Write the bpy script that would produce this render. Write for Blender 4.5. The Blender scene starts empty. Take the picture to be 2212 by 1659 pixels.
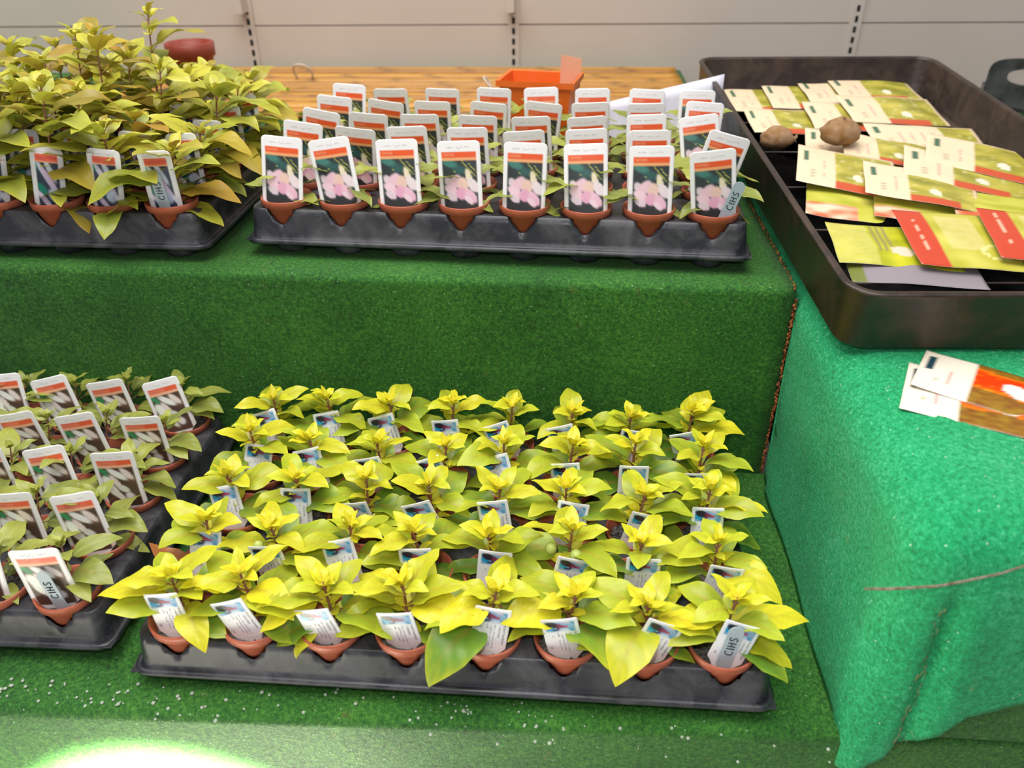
import bpy, math, random
import numpy as np
from mathutils import Matrix, Vector, noise

# ------------------------------------------------------------------ camera
S = bpy.context.scene
COL = S.collection
RT = Vector((0.997377804, 0.072146577, -0.005690951))
UPV = Vector((-0.033605896, 0.531349978, 0.846485505))
FW = Vector((-0.064094924, 0.844074673, -0.532381225))
CAM = Vector((0.3216, -0.4553, 0.5947))
cd = bpy.data.cameras.new('camera')
cam = bpy.data.objects.new('camera', cd)
COL.objects.link(cam)
m = Matrix.Identity(4)
for k in range(3):
    m[k][0], m[k][1], m[k][2], m[k][3] = RT[k], UPV[k], -FW[k], CAM[k]
cam.matrix_world = m
cd.sensor_fit = 'HORIZONTAL'
cd.sensor_width = 36
cd.lens = 27.97
cd.clip_start = .01
cd.dof.use_dof = True
cd.dof.focus_distance = .80
cd.dof.aperture_fstop = 5.6
S.camera = cam

# ------------------------------------------------------------------ world, lights, exposure
S.view_settings.view_transform = 'Standard'
S.view_settings.look = 'None'
S.view_settings.gamma = 1
S.view_settings.exposure = 0.45
S.view_settings.use_curve_mapping = False
W = bpy.data.worlds.new('world')
S.world = W
W.use_nodes = True
bg = W.node_tree.nodes['Background']
bg.inputs[0].default_value = (.94, .96, 1, 1)
bg.inputs[1].default_value = .24


def lamp(name, kind, loc, target, energy, color=(1, 1, 1), **kw):
    d = bpy.data.lights.new(name, kind)
    o = bpy.data.objects.new(name, d)
    COL.objects.link(o)
    o.location = loc
    o.rotation_euler = (Vector(target) - Vector(loc)).to_track_quat('-Z', 'Y').to_euler()
    d.energy = energy
    d.color = color
    for k, v in kw.items():
        setattr(d, k, v)
    return o


lamp('skylight', 'AREA', (-.1, .12, 2.5), (.2, .35, .1), 66, (1, .98, .95), shape='RECTANGLE', size=2.6, size_y=1.8)
lamp('camera_flash', 'POINT', CAM + RT * -.03 + UPV * .055 + FW * .01, (0, 0, 0), 4.0, (1, .98, .96), shadow_soft_size=.012)
lamp('sun_through_the_roof', 'SPOT', (-.5, -3.2, 1.9), (-.015, -.05, -.276), 34000, (1, .96, .86), spot_size=math.radians(5.7), spot_blend=.25, shadow_soft_size=.02)


lamp('added_floor_bounce', 'SPOT', (-1.6, -3.4, 3.0), (-.45, -.75, -.33), 6500, (1, .96, .86), spot_size=math.radians(11), spot_blend=.2, shadow_soft_size=.02)  # spot added out of view so floor bounce brightens the lower step's front


# ------------------------------------------------------------------ helpers
def lin(c):
    return tuple(((x / 255) / 12.92 if x / 255 <= .04045 else ((x / 255 + .055) / 1.055) ** 2.4) for x in c)


def mixc(a, b, t):
    t = max(0., min(1., t))
    return tuple(x + (y - x) * t for x, y in zip(a, b))


class MB:
    def __init__(self):
        self.v, self.f, self.c = [], [], []

    def add(self, v, f, c=None):
        b = len(self.v)
        self.v += [tuple(p) for p in v]
        self.f += [tuple(i + b for i in q) for q in f]
        if c is None:
            c = [(1, 1, 1)] * len(v)
        elif isinstance(c, tuple):
            c = [c] * len(v)
        self.c += c

    def grid(self, pts, cols=None, close_u=False, close_v=False):
        nu, nv = len(pts), len(pts[0])
        v = [p for r in pts for p in r]
        f = []
        for i in range(nu if close_u else nu - 1):
            for j in range(nv if close_v else nv - 1):
                a, b = i, (i + 1) % nu
                c, d = j, (j + 1) % nv
                f.append((a * nv + c, b * nv + c, b * nv + d, a * nv + d))
        self.add(v, f, [c for r in cols for c in r] if isinstance(cols, list) else cols)

    def tube(self, pts, rad, n=6, c=None):
        rings = []
        pts = [Vector(p) for p in pts]
        for i, p in enumerate(pts):
            t = (pts[min(i + 1, len(pts) - 1)] - pts[max(i - 1, 0)]).normalized()
            a = t.cross(Vector((0, 0, 1)) if abs(t.z) < .9 else Vector((1, 0, 0))).normalized()
            b = t.cross(a)
            r = rad[i] if isinstance(rad, (list, tuple)) else rad
            rings.append([p + a * (r * math.cos(6.28318 * k / n)) + b * (r * math.sin(6.28318 * k / n)) for k in range(n)])
        b0 = len(self.v)
        self.grid(rings, c, close_v=True)
        L = len(rings) - 1
        self.f.append(tuple(b0 + k for k in range(n)))
        self.f.append(tuple(b0 + L * n + k for k in reversed(range(n))))

    def lathe(self, prof, n=32, cx=0, cy=0, c=None):
        rings = [[(cx + r * math.cos(6.28318530718 * k / n), cy + r * math.sin(6.28318530718 * k / n), z) for k in range(n)] for r, z in prof]
        self.grid(rings, c, close_v=True)

    def box(self, x0, x1, y0, y1, z0, z1, c=None):
        v = [(x, y, z) for z in (z0, z1) for y in (y0, y1) for x in (x0, x1)]
        self.add(v, [(0, 2, 3, 1), (4, 5, 7, 6), (0, 1, 5, 4), (2, 6, 7, 3), (0, 4, 6, 2), (1, 3, 7, 5)], c)

    def ball(self, p, r, n=8, c=None, sx=1, sy=1, sz=1):
        p = Vector(p)
        rings = []
        for i in range(n + 1):
            a = math.pi * i / n
            rings.append([(p.x + sx * r * max(math.sin(a), .02) * math.cos(6.28318 * k / (n + 2)), p.y + sy * r * max(math.sin(a), .02) * math.sin(6.28318 * k / (n + 2)), p.z - sz * r * math.cos(a)) for k in range(n + 2)])
        self.grid(rings, c, close_v=True)

    def mesh(self, name, mat, smooth=True, col=False):
        me = bpy.data.meshes.new(name)
        me.from_pydata(self.v, [], self.f)
        if col:
            at = me.color_attributes.new('Col', 'FLOAT_COLOR', 'POINT')
            a = np.ones((len(self.v), 4), dtype=np.float32)
            a[:, :3] = np.array(self.c, dtype=np.float32)
            at.data.foreach_set('color', a.ravel())
        if smooth:
            me.polygons.foreach_set('use_smooth', [True] * len(me.polygons))
        me.materials.append(mat)
        me.update()
        return me

    def obj(self, name, mat, parent=None, smooth=True, col=False):
        return link(name, self.mesh(name, mat, smooth, col), parent)


def link(name, me, parent=None):
    o = bpy.data.objects.new(name, me)
    COL.objects.link(o)
    if parent:
        o.parent = parent
    return o


def tag(o, label, cat, group=None, kind=None):
    if label:
        o['label'] = label
    if cat:
        o['category'] = cat
    if group:
        o['group'] = group
    if kind:
        o['kind'] = kind
    return o


def empty(name, label, cat, group=None, loc=(0, 0, 0), rotz=0):
    o = bpy.data.objects.new(name, None)
    COL.objects.link(o)
    o.empty_display_size = .01
    o.location = loc
    o.rotation_euler = (0, 0, rotz)
    return tag(o, label, cat, group)


def copy_tree(o, parent=None):
    kids = list(o.children)
    c = o.copy()
    COL.objects.link(c)
    if parent:
        c.parent = parent
    for k in kids:
        copy_tree(k, c)
    return c


def rotz2(a, x, y):
    return math.cos(a) * x - math.sin(a) * y, math.sin(a) * x + math.cos(a) * y


ROW = ['front row', 'second row', 'middle row', 'fourth row', 'back row']
ORD = ['first', 'second', 'third', 'fourth', 'fifth', 'sixth', 'seventh', 'eighth']


# ------------------------------------------------------------------ materials
def newmat(name):
    mt = bpy.data.materials.new(name)
    mt.use_nodes = True
    nt = mt.node_tree
    return mt, nt, nt.nodes['Principled BSDF']


def node(nt, kind, **kw):
    n = nt.nodes.new(kind)
    for k, v in kw.items():
        setattr(n, k, v)
    return n


def ramp(nt, fac, stops):
    r = node(nt, 'ShaderNodeValToRGB')
    el = r.color_ramp.elements
    while len(el) < len(stops):
        el.new(.5)
    for e, (p, c) in zip(el, stops):
        e.position = p
        e.color = (c[0], c[1], c[2], 1)
    nt.links.new(fac, r.inputs[0])
    return r


def noise_tex(nt, scale, detail=4, rough=.6, vec=None, dist=0):
    n = node(nt, 'ShaderNodeTexNoise')
    n.inputs['Scale'].default_value = scale
    n.inputs['Detail'].default_value = detail
    n.inputs['Roughness'].default_value = rough
    n.inputs['Distortion'].default_value = dist
    if vec:
        nt.links.new(vec, n.inputs['Vector'])
    return n


def plain(name, rgb, rough=.5, spec=.5, var=.0, vscale=30, bump=0, bscale=200, metallic=0):
    mt, nt, b = newmat(name)
    b.inputs['Roughness'].default_value = rough
    b.inputs['Specular IOR Level'].default_value = spec
    b.inputs['Metallic'].default_value = metallic
    c = lin(rgb)
    tc = node(nt, 'ShaderNodeTexCoord')
    n = noise_tex(nt, vscale, 4, .6, tc.outputs['Object'])
    r = ramp(nt, n.outputs['Fac'], [(.3, mixc(c, (0, 0, 0), var)), (.7, mixc(c, (1, 1, 1), var * .5))])
    nt.links.new(r.outputs[0], b.inputs['Base Color'])
    if bump:
        n2 = noise_tex(nt, bscale, 3, .6, tc.outputs['Object'])
        bp = node(nt, 'ShaderNodeBump')
        bp.inputs['Strength'].default_value = bump
        bp.inputs['Distance'].default_value = .002
        nt.links.new(n2.outputs['Fac'], bp.inputs['Height'])
        nt.links.new(bp.outputs[0], b.inputs['Normal'])
    return mt


def colmat(name, rough=.4, spec=.5, transl=0., fine=0., coat=0):
    mt, nt, b = newmat(name)
    a = node(nt, 'ShaderNodeAttribute')
    a.attribute_name = 'Col'
    colr = a.outputs['Color']
    tc = node(nt, 'ShaderNodeTexCoord')
    if fine:
        n = noise_tex(nt, 260, 3, .6, tc.outputs['Object'])
        mx = node(nt, 'ShaderNodeMix', data_type='RGBA', blend_type='OVERLAY')
        mx.inputs[0].default_value = fine
        nt.links.new(colr, mx.inputs[6])
        nt.links.new(n.outputs['Fac'], mx.inputs[7])
        colr = mx.outputs[2]
        bp = node(nt, 'ShaderNodeBump')
        bp.inputs['Strength'].default_value = .25
        bp.inputs['Distance'].default_value = .001
        nt.links.new(n.outputs['Fac'], bp.inputs['Height'])
        nt.links.new(bp.outputs[0], b.inputs['Normal'])
    nt.links.new(colr, b.inputs['Base Color'])
    b.inputs['Roughness'].default_value = rough
    b.inputs['Specular IOR Level'].default_value = spec
    if transl:
        t = node(nt, 'ShaderNodeBsdfTranslucent')
        nt.links.new(colr, t.inputs['Color'])
        ms = node(nt, 'ShaderNodeMixShader')
        ms.inputs[0].default_value = transl
        nt.links.new(b.outputs[0], ms.inputs[1])
        nt.links.new(t.outputs[0], ms.inputs[2])
        nt.links.new(ms.outputs[0], nt.nodes['Material Output'].inputs[0])
    return mt


def turf(name, dark, mid, light, straw, straw_amt, painted_glint=.5):
    """short synthetic turf: fibre-scale noise in colour and height, straw-coloured litter, fibre glints painted as pale specks"""
    mt, nt, b = newmat(name)
    tc = node(nt, 'ShaderNodeTexCoord')
    mp = node(nt, 'ShaderNodeMapping')
    mp.inputs['Scale'].default_value = (1, .45, .6)
    mp.inputs['Rotation'].default_value = (0, 0, .5)
    nt.links.new(tc.outputs['Object'], mp.inputs[0])
    f = noise_tex(nt, 900, 3, .7, mp.outputs[0])
    g = noise_tex(nt, 260, 4, .7, tc.outputs['Object'])
    big = noise_tex(nt, 9, 4, .6, tc.outputs['Object'])
    mx = node(nt, 'ShaderNodeMath', operation='MULTIPLY_ADD')
    mx.inputs[1].default_value = .55
    nt.links.new(g.outputs['Fac'], mx.inputs[0])
    m2 = node(nt, 'ShaderNodeMath', operation='MULTIPLY')
    m2.inputs[1].default_value = .45
    nt.links.new(f.outputs['Fac'], m2.inputs[0])
    nt.links.new(m2.outputs[0], mx.inputs[2])
    m3 = node(nt, 'ShaderNodeMath', operation='MULTIPLY_ADD')
    m3.inputs[1].default_value = .22
    nt.links.new(big.outputs['Fac'], m3.inputs[0])
    m4 = node(nt, 'ShaderNodeMath', operation='ADD')
    m4.inputs[1].default_value = -.11
    nt.links.new(mx.outputs[0], m4.inputs[0])
    nt.links.new(m4.outputs[0], m3.inputs[2])
    r = ramp(nt, m3.outputs[0], [(.34, lin(dark)), (.5, lin(mid)), (.66, lin(light))])
    # straw litter
    sn = noise_tex(nt, 60, 6, .75, mp.outputs[0])
    sr = ramp(nt, sn.outputs['Fac'], [(.62, (0, 0, 0)), (.74, (1, 1, 1))])
    sm = node(nt, 'ShaderNodeMath', operation='MULTIPLY')
    sm.inputs[1].default_value = straw_amt
    nt.links.new(sr.outputs[0], sm.inputs[0])
    mc = node(nt, 'ShaderNodeMix', data_type='RGBA')
    nt.links.new(sm.outputs[0], mc.inputs[0])
    nt.links.new(r.outputs[0], mc.inputs[6])
    mc.inputs[7].default_value = (*lin(straw), 1)
    # pale specks painted into the base colour as fibre glints
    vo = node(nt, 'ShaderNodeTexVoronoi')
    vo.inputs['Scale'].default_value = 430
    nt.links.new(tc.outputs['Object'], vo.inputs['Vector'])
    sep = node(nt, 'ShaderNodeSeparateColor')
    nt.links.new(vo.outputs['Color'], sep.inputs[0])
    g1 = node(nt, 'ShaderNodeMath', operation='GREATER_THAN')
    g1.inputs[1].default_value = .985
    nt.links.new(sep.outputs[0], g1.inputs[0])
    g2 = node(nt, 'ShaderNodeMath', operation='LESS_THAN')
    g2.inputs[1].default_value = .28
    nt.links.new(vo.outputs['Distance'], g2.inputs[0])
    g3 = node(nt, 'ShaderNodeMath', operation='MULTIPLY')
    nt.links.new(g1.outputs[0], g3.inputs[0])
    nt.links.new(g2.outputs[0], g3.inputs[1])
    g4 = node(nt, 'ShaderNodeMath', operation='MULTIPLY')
    g4.inputs[1].default_value = painted_glint
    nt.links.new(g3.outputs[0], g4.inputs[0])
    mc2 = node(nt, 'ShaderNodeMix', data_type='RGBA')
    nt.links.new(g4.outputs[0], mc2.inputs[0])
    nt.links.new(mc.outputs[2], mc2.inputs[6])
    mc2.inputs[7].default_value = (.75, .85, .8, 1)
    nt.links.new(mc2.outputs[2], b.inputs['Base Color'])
    b.inputs['Roughness'].default_value = .62
    b.inputs['Specular IOR Level'].default_value = .3
    b.inputs['Sheen Weight'].default_value = .08
    bp = node(nt, 'ShaderNodeBump')
    bp.inputs['Strength'].default_value = .9
    bp.inputs['Distance'].default_value = .003
    nt.links.new(mx.outputs[0], bp.inputs['Height'])
    nt.links.new(bp.outputs[0], b.inputs['Normal'])
    return mt


def black_plastic(name, rgb, dust, rough=.38, amt=.5, spec=.5):
    mt, nt, b = newmat(name)
    tc = node(nt, 'ShaderNodeTexCoord')
    n = noise_tex(nt, 22, 6, .65, tc.outputs['Object'], .6)
    r = ramp(nt, n.outputs['Fac'], [(.42, lin(rgb)), (.75, mixc(lin(rgb), lin(dust), amt))])
    nt.links.new(r.outputs[0], b.inputs['Base Color'])
    rr = ramp(nt, n.outputs['Fac'], [(.4, (rough,) * 3), (.7, (rough + .25,) * 3)])
    nt.links.new(rr.outputs[0], b.inputs['Roughness'])
    b.inputs['Specular IOR Level'].default_value = spec
    n2 = noise_tex(nt, 45, 3, .5, tc.outputs['Object'])
    bp = node(nt, 'ShaderNodeBump')
    bp.inputs['Strength'].default_value = .25
    bp.inputs['Distance'].default_value = .004
    nt.links.new(n2.outputs['Fac'], bp.inputs['Height'])
    nt.links.new(bp.outputs[0], b.inputs['Normal'])
    return mt


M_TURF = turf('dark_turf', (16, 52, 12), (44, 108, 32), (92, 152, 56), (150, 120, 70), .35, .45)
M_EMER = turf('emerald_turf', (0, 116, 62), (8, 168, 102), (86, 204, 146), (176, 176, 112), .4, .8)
M_TRAY = black_plastic('shuttle_tray_plastic', (40, 41, 48), (120, 118, 122), .34, .55, .6)
M_GRAVEL = black_plastic('brown_black_plastic', (44, 35, 31), (100, 78, 60), .32, .5, .5)
M_POT = plain('terracotta_plastic', (186, 92, 62), .42, .4, .12, 20)
M_SOIL = plain('compost', (38, 29, 22), .95, .1, .5, 300, .9, 350)
M_STEM = plain('red_stem', (146, 74, 52), .5, .4, .25, 120)
M_LEAF = colmat('leaf', .36, .45, .22)
M_CARD = colmat('printed_card', .35, .5, 0)
M_INK = plain('ink', (62, 62, 74), .5, .2)
M_INKPALE = plain('pale_ink', (176, 160, 168), .5, .2)
M_INKBLACK = plain('marker_ink', (40, 46, 54), .5, .2)
M_MARK = plain('grey_plastic', (172, 188, 196), .35, .5, .05, 40)
M_WALL = plain('painted_panel', (208, 195, 184), .55, .4, .05, 3)
M_SLOT = plain('slot_shadow', (24, 24, 26), .7, .2)
M_CANE = colmat('bamboo', .42, .5, 0, .3)
M_FRAY = colmat('frayed_backing', .9, .1, 0, .4)
M_ORANGE = plain('orange_plastic', (246, 110, 12), .4, .5, .06, 20)
M_PEACH = plain('peach_label', (232, 176, 140), .5, .3, .05, 20)
M_PAPER = plain('white_sheet', (228, 226, 238), .5, .3, .03, 8)
M_TUBER = plain('tuber_skin', (160, 114, 56), .8, .2, .3, 60, .6, 90)
M_DARKCRATE = plain('black_crate', (22, 30, 26), .45, .4, .2, 20)
M_REDPOT = plain('rust_red_plastic', (150, 52, 26), .5, .4, .15, 15)
M_PERL = plain('perlite', (176, 186, 168), .7, .3, .1, 90)
M_TWIG = plain('dry_twig', (120, 96, 72), .85, .1, .3, 200)
M_TWINE = plain('pale_twine', (214, 196, 176), .8, .2, .1, 90)
M_CONC = plain('concrete', (186, 184, 176), .9, .2, .2, 6)

# ------------------------------------------------------------------ setting: wall and floor
H = .2392


def wall_y(x):
    return 1.428 + .063 * (x - .1)


mb = MB()
mb.add([(-1.6, wall_y(-1.6), -.33), (2.2, wall_y(2.2), -.33), (2.2, wall_y(2.2), .332), (-1.6, wall_y(-1.6), .332),
        (-1.6, wall_y(-1.6) + .05, -.33), (2.2, wall_y(2.2) + .05, -.33), (2.2, wall_y(2.2) + .05, .332), (-1.6, wall_y(-1.6) + .05, .332)],
       [(0, 1, 2, 3), (3, 2, 6, 7), (5, 4, 7, 6), (0, 3, 7, 4), (1, 5, 6, 2), (0, 4, 5, 1)])
mb.add([(-1.6, wall_y(-1.6) + .001, .3345), (2.2, wall_y(2.2) + .001, .3345), (2.2, wall_y(2.2) + .001, 1.2), (-1.6, wall_y(-1.6) + .001, 1.2),
        (-1.6, wall_y(-1.6) + .05, .3345), (2.2, wall_y(2.2) + .05, .3345), (2.2, wall_y(2.2) + .05, 1.2), (-1.6, wall_y(-1.6) + .05, 1.2)],
       [(0, 1, 2, 3), (3, 2, 6, 7), (5, 4, 7, 6), (0, 3, 7, 4), (1, 5, 6, 2), (0, 4, 5, 1)])
tag(mb.obj('wall_back', M_WALL, smooth=False), 'pale grey slotted shop back panel behind the displays', 'wall', kind='structure')
mb = MB()
mb.box(-1.6, 2.2, -1.2, 1.6, -.36, -.33)
tag(mb.obj('floor', M_CONC, smooth=False), 'floor under the display steps', 'floor', kind='structure')
for k, x in enumerate((-.392, .187, .93)):
    y = wall_y(x)
    mb = MB()
    mb.box(x - .012, x + .012, y - .0035, y + .0005, -.33, .4)
    o = mb.obj('trim_%d' % (k + 1), M_WALL, smooth=False)
    tag(o, ['slotted upright of the back wall behind the tall fuchsias', 'slotted upright of the back wall above the bamboo screen', 'slotted upright of the back wall behind the seed tray'][k], 'upright', kind='structure')
    mb = MB()
    for q in range(16):
        z = .06 + .0212 * q
        if z < .372:
            mb.box(x - .0032, x + .0032, y - .0042, y - .003, z, z + .0125)
    mb.obj('slots', M_SLOT, o, smooth=False)
    if k < 2:
        mb = MB()
        mb.box(x - .012, x + .004, y - .04, y - .0036, .362, .40)
        mb.obj('bracket', M_WALL, o, smooth=False)

# ------------------------------------------------------------------ display steps


def step_block(name, label, x0, x1, yfront, yback_, ztop, zbot, r=.010, nx=90, seed=0):
    """carpeted step: profile from the back of the top, over a rounded nosing, down the front"""
    prof = []
    n = 10
    for i in range(n + 1):
        prof.append(('t', 1 - i / n, 0))
    for i in range(1, 7):
        a = math.pi / 2 * i / 6
        prof.append(('r', math.sin(a), math.cos(a)))
    for i in range(1, 13):
        prof.append(('f', i / 12, 0))
    rows = []
    for i in range(nx + 1):
        x = x0 + (x1 - x0) * i / nx
        yf, row = yfront(x), []
        yback = yback_(x)
        for k, a, c in prof:
            if k == 't':
                y, z = yf + r + (yback - yf - r) * a, ztop
            elif k == 'r':
                y, z = yf + r - r * a, ztop - r + r * c
            else:
                y, z = yf, ztop - r - (ztop - r - zbot) * a
            w = noise.noise(Vector((x * 9 + seed, y * 9, z * 9))) * .0022
            if k == 't' and a > .02:
                z += w * .4 - .0009
            elif k != 't':
                y += w if k == 'f' and 0 < a < .98 else 0
            row.append((x, y, z))
        rows.append(row)
    mb = MB()
    mb.grid(rows)
    L = len(prof)
    # ends, back and underside
    for i in (0, nx):
        idx = [i * L + j for j in range(L)]
        x = rows[i][0][0]
        yback = yback_(x)
        b = len(mb.v)
        mb.add([(x, yback, zbot)], [])
        ring = idx + [b]
        mb.f.append(tuple(ring if i == 0 else reversed(ring)))
    b = len(mb.v)
    mb.f.append((0, b - 2, b - 1, nx * L))
    mb.f.append((b - 2, L - 1, nx * L + L - 1, b - 1))
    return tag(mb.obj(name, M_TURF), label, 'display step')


lower = step_block('display_step', 'lower display step in dark green turf under the yellow fuchsia tray', -1.0, 1.25,
                   lambda x: -.062 + (x + .148) * .034, lambda x: .3085, 0, -.33, seed=3)
upper = step_block('display_step', 'upper display step in dark green turf carrying the pink-card tray', -1.0, .559,
                   lambda x: .321 - (x + .307) * .0127, lambda x: wall_y(x) - .0045, H, -.33, seed=11)
# frayed cut edge of the turf at the right-hand end of the riser
rnd = random.Random(5)
mb = MB()
for i in range(150):
    t = i / 150
    z = H - .012 - t * (H - .014)
    x, y = .5597 + rnd.uniform(-.0012, .0014), .3085 + rnd.uniform(-.0010, .0010)
    cl = mixc(lin((196, 112, 70)), lin((70, 52, 30)), rnd.random())
    mb.ball((x, y, z), rnd.uniform(.0009, .0019), 4, cl)
for i in range(130):
    t = i / 130
    y = .312 + t * .30
    cl = mixc(lin((176, 120, 66)), lin((58, 60, 30)), rnd.random())
    mb.ball((.5594 + rnd.uniform(-.0022, .001), y, H + rnd.uniform(-.002, .0004)), rnd.uniform(.0008, .0017), 4, cl)
e = mb.obj('frayed_edge', M_FRAY, upper, col=True)
e['label'] = 'orange-brown frayed backing along the cut edge'

# ------------------------------------------------------------------ emerald turf over the right-hand bench
TH = math.atan(.08)
PSI = math.radians(3.5)
E1 = Vector((math.cos(PSI), math.sin(PSI), 0))
E2 = Vector((-math.sin(PSI) * math.cos(TH), math.cos(PSI) * math.cos(TH), math.sin(TH)))
EN = E1.cross(E2)
TO = Vector((0.561008, 0.174276, 0.239391))


def tp(u, v, h=0):
    return TO + E1 * u + E2 * v + EN * h


XL, YF, XR, YB = .5635, -.0475, 1.35, .925


def plateau(x, y):
    d = max(0, y - .165)
    return H - .0035 + .08 * d * min(1, d / .05)


def hem(x):
    pts = [(.55, -.055), (.575, -.034), (.592, -.002), (.606, .028), (.630, .062), (.665, .072), (.75, .078), (1.4, .06)]
    for (a, b), (c, d) in zip(pts, pts[1:]):
        if x <= c:
            return b + (d - b) * max(0, (x - a)) / (c - a)
    return pts[-1][1]


def ring(d, drop):
    """outline at inset d (negative = pushed out), from the back along the left side, round the corner, along the front"""
    r = max(.003, .03 - d)
    out = []
    for i in range(61):
        t = i / 60
        out.append((XL + d, YB + (YF + d + r - YB) * t, -1, 0))
    for i in range(1, 12):
        a = math.pi / 2 * i / 12
        out.append((XL + d + r - r * math.cos(a), YF + d + r - r * math.sin(a), -math.cos(a), -math.sin(a)))
    for i in range(51):
        t = i / 50
        x = XL + d + r
        out.append((x + (XR - x) * t ** 1.4, YF + d, 0, -1))
    return out


rings = []
R_EDGE = .040
spec = [(.36, 'p'), (.30, 'p'), (.25, 'p'), (.20, 'p'), (.16, 'p'), (.12, 'p'), (.09, 'p'), (.065, 'p'), (.052, 'p')]
spec += [(R_EDGE * (1 - math.sin(a)), ('r', R_EDGE * (1 - math.cos(a)))) for a in [math.pi / 2 * k / 7 for k in range(8)]]
spec += [(0, ('f', k / 26)) for k in range(1, 27)]
for d, kd in spec:
    row = []
    for (x, y, nx_, ny_) in ring(d, kd):
        zt = plateau(x, y)
        nz = noise.noise(Vector((x * 7, y * 7, 1.3)))
        n2 = noise.noise(Vector((x * 23, y * 23, 4.1)))
        if kd == 'p':
            z = zt + (.004 * nz + .0012 * n2) * min(1, d / .06) * (0 if .15 < y and x > .57 else 1)
        elif kd[0] == 'r':
            z = zt - kd[1]
        else:
            # bottom of the skirt: rests on the lower step at the side, hangs past its nosing in front
            if y > .3105:
                zb = H - .012
            elif ny_ < -.35:
                zb = hem(x)
            else:
                zb = .0025
                zb = zb + (hem(x) - zb) * max(0, min(1, -ny_ / .35))
            if .28 < y <= .3105:
                zb = .0025 + (H - .012 - .0025) * max(0, (y - .3095) / .001)
            s = kd[1]
            z = zt - R_EDGE + (zb - zt + R_EDGE) * s
            fl = .004 * s
            w = .006 * noise.noise(Vector((x * 11 + 3, y * 11, z * 9))) * min(1, 3 * s) * min(1, 4 * (1 - s) + .3)
            fold = 0
            if ny_ < -.9:
                fold = .005 * math.sin(38 * (x - .6) + 9 * z) * s - .008 * math.exp(-((x - XL - .034) / .006) ** 2) * min(1, 4 * s) + .004 * math.exp(-((x - XL - .052) / .010) ** 2) * min(1, 4 * s)
            if nx_ < -.9:
                fold = .002 * math.sin(30 * y + 14 * z) * s
            k = fl + w + fold
            if nx_ < -.9 and y > .27:
                k = min(k, .001)
            x += nx_ * k
            y += ny_ * k
        row.append((x, y, z))
    rings.append(row)
mb = MB()
mb.grid([list(c) for c in zip(*rings)])
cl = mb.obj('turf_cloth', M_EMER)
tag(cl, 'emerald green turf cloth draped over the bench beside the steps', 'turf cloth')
sm = cl.modifiers.new('thick', 'SOLIDIFY')
sm.thickness = .0025
sm.offset = -1
# plywood bench under the cloth
mb = MB()
mb.box(.580, 1.33, -.036, .90, .004, .195)
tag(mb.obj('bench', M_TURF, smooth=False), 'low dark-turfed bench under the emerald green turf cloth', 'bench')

# ------------------------------------------------------------------ shuttle trays
POT_B, POT_T, POT_Z0, POT_Z1 = .0160, .0268, .003, .062
MXT, MYT = .0435, .0308


def tray_meshes(p):
    n, mrows = 8, 5
    x0, x1 = -MXT, p * (n - 1) + MXT
    y0, y1 = -MYT, .066 * (mrows - 1) + MYT
    st = .00125
    nx = int((x1 - x0) / st)
    ny = int((y1 - y0) / st)
    xs = np.linspace(x0, x1, nx + 1)
    ys = np.linspace(y0, y1, ny + 1)
    X, Y = np.meshgrid(xs, ys, indexing='ij')
    # distance to a rounded rectangle at the foot of the wall
    cx, cy = (x0 + x1) / 2, (y0 + y1) / 2
    hx, hy = (x1 - x0) / 2 - .004, (y1 - y0) / 2 - .004
    rc = .016
    qx, qy = np.abs(X - cx) - hx + rc, np.abs(Y - cy) - hy + rc
    sd = -(np.hypot(np.maximum(qx, 0), np.maximum(qy, 0)) + np.minimum(np.maximum(qx, qy), 0) - rc)
    zf, zd = .0195, .0535
    t = np.clip(sd / .0048, 0, 1)
    Z = zf + (zd - zf) * (t * .85 + .15 * np.sin(t * math.pi / 2))
    Z = np.where(sd > .0048, zd, Z)
    Z = np.where(sd < 0, zf, Z)
    # a shallow waist along the wall
    # pockets
    gi = np.clip(np.round(X / p), 0, n - 1) * p
    gj = np.clip(np.round(Y / .066), 0, mrows - 1) * .066
    rr = np.hypot(X - gi, Y - gj)
    h = (rr - (POT_B + .0015)) / (POT_T - POT_B - .001) * (POT_Z1 - POT_Z0) + .0015
    pocket = np.where(rr < POT_B + .0015, .0015, h)
    Z = np.where(sd > .001, np.minimum(Z, np.maximum(pocket, .0015)), Z)
    mb = MB()
    pts = [[(float(X[i, j]), float(Y[i, j]), float(Z[i, j])) for j in range(ny + 1)] for i in range(nx + 1)]
    mb.grid(pts)
    deck = mb.mesh('deck', M_TRAY)
    # rolled flange round the foot
    mb = MB()

    def rr_ring(inset, z):
        out = []
        r = .014
        for qx, qy, a0 in ((x1, y1, 0), (x0, y1, 90), (x0, y0, 180), (x1, y0, 270)):
            sx, sy = (1 if qx == x1 else -1), (1 if qy == y1 else -1)
            for k in range(7):
                a = math.radians(a0 + 15 * k)
                out.append((qx - sx * (r) + (r - inset) * math.cos(a), qy - sy * (r) + (r - inset) * math.sin(a), z))
        return out
    mb.grid([rr_ring(.006, .0205), rr_ring(.002, .0208), rr_ring(0, .0200), rr_ring(-.0008, .0180), rr_ring(-.0004, .0155), rr_ring(.0012, .0155), rr_ring(.0016, .0185), rr_ring(.006, .0185)], close_u=True, close_v=True)
    return deck, mb.mesh('flange', M_TRAY)


# trim the deck outside the flange by building it slightly inside
TR_L = tray_meshes(.066)
TR_U = tray_meshes(.0669)


def tray(label, loc, rz, meshes):
    t = empty('shuttle_tray', label, 'plant tray', 'black pot trays', loc, rz)
    link('deck', meshes[0], t)
    link('flange', meshes[1], t)
    return t


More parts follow.
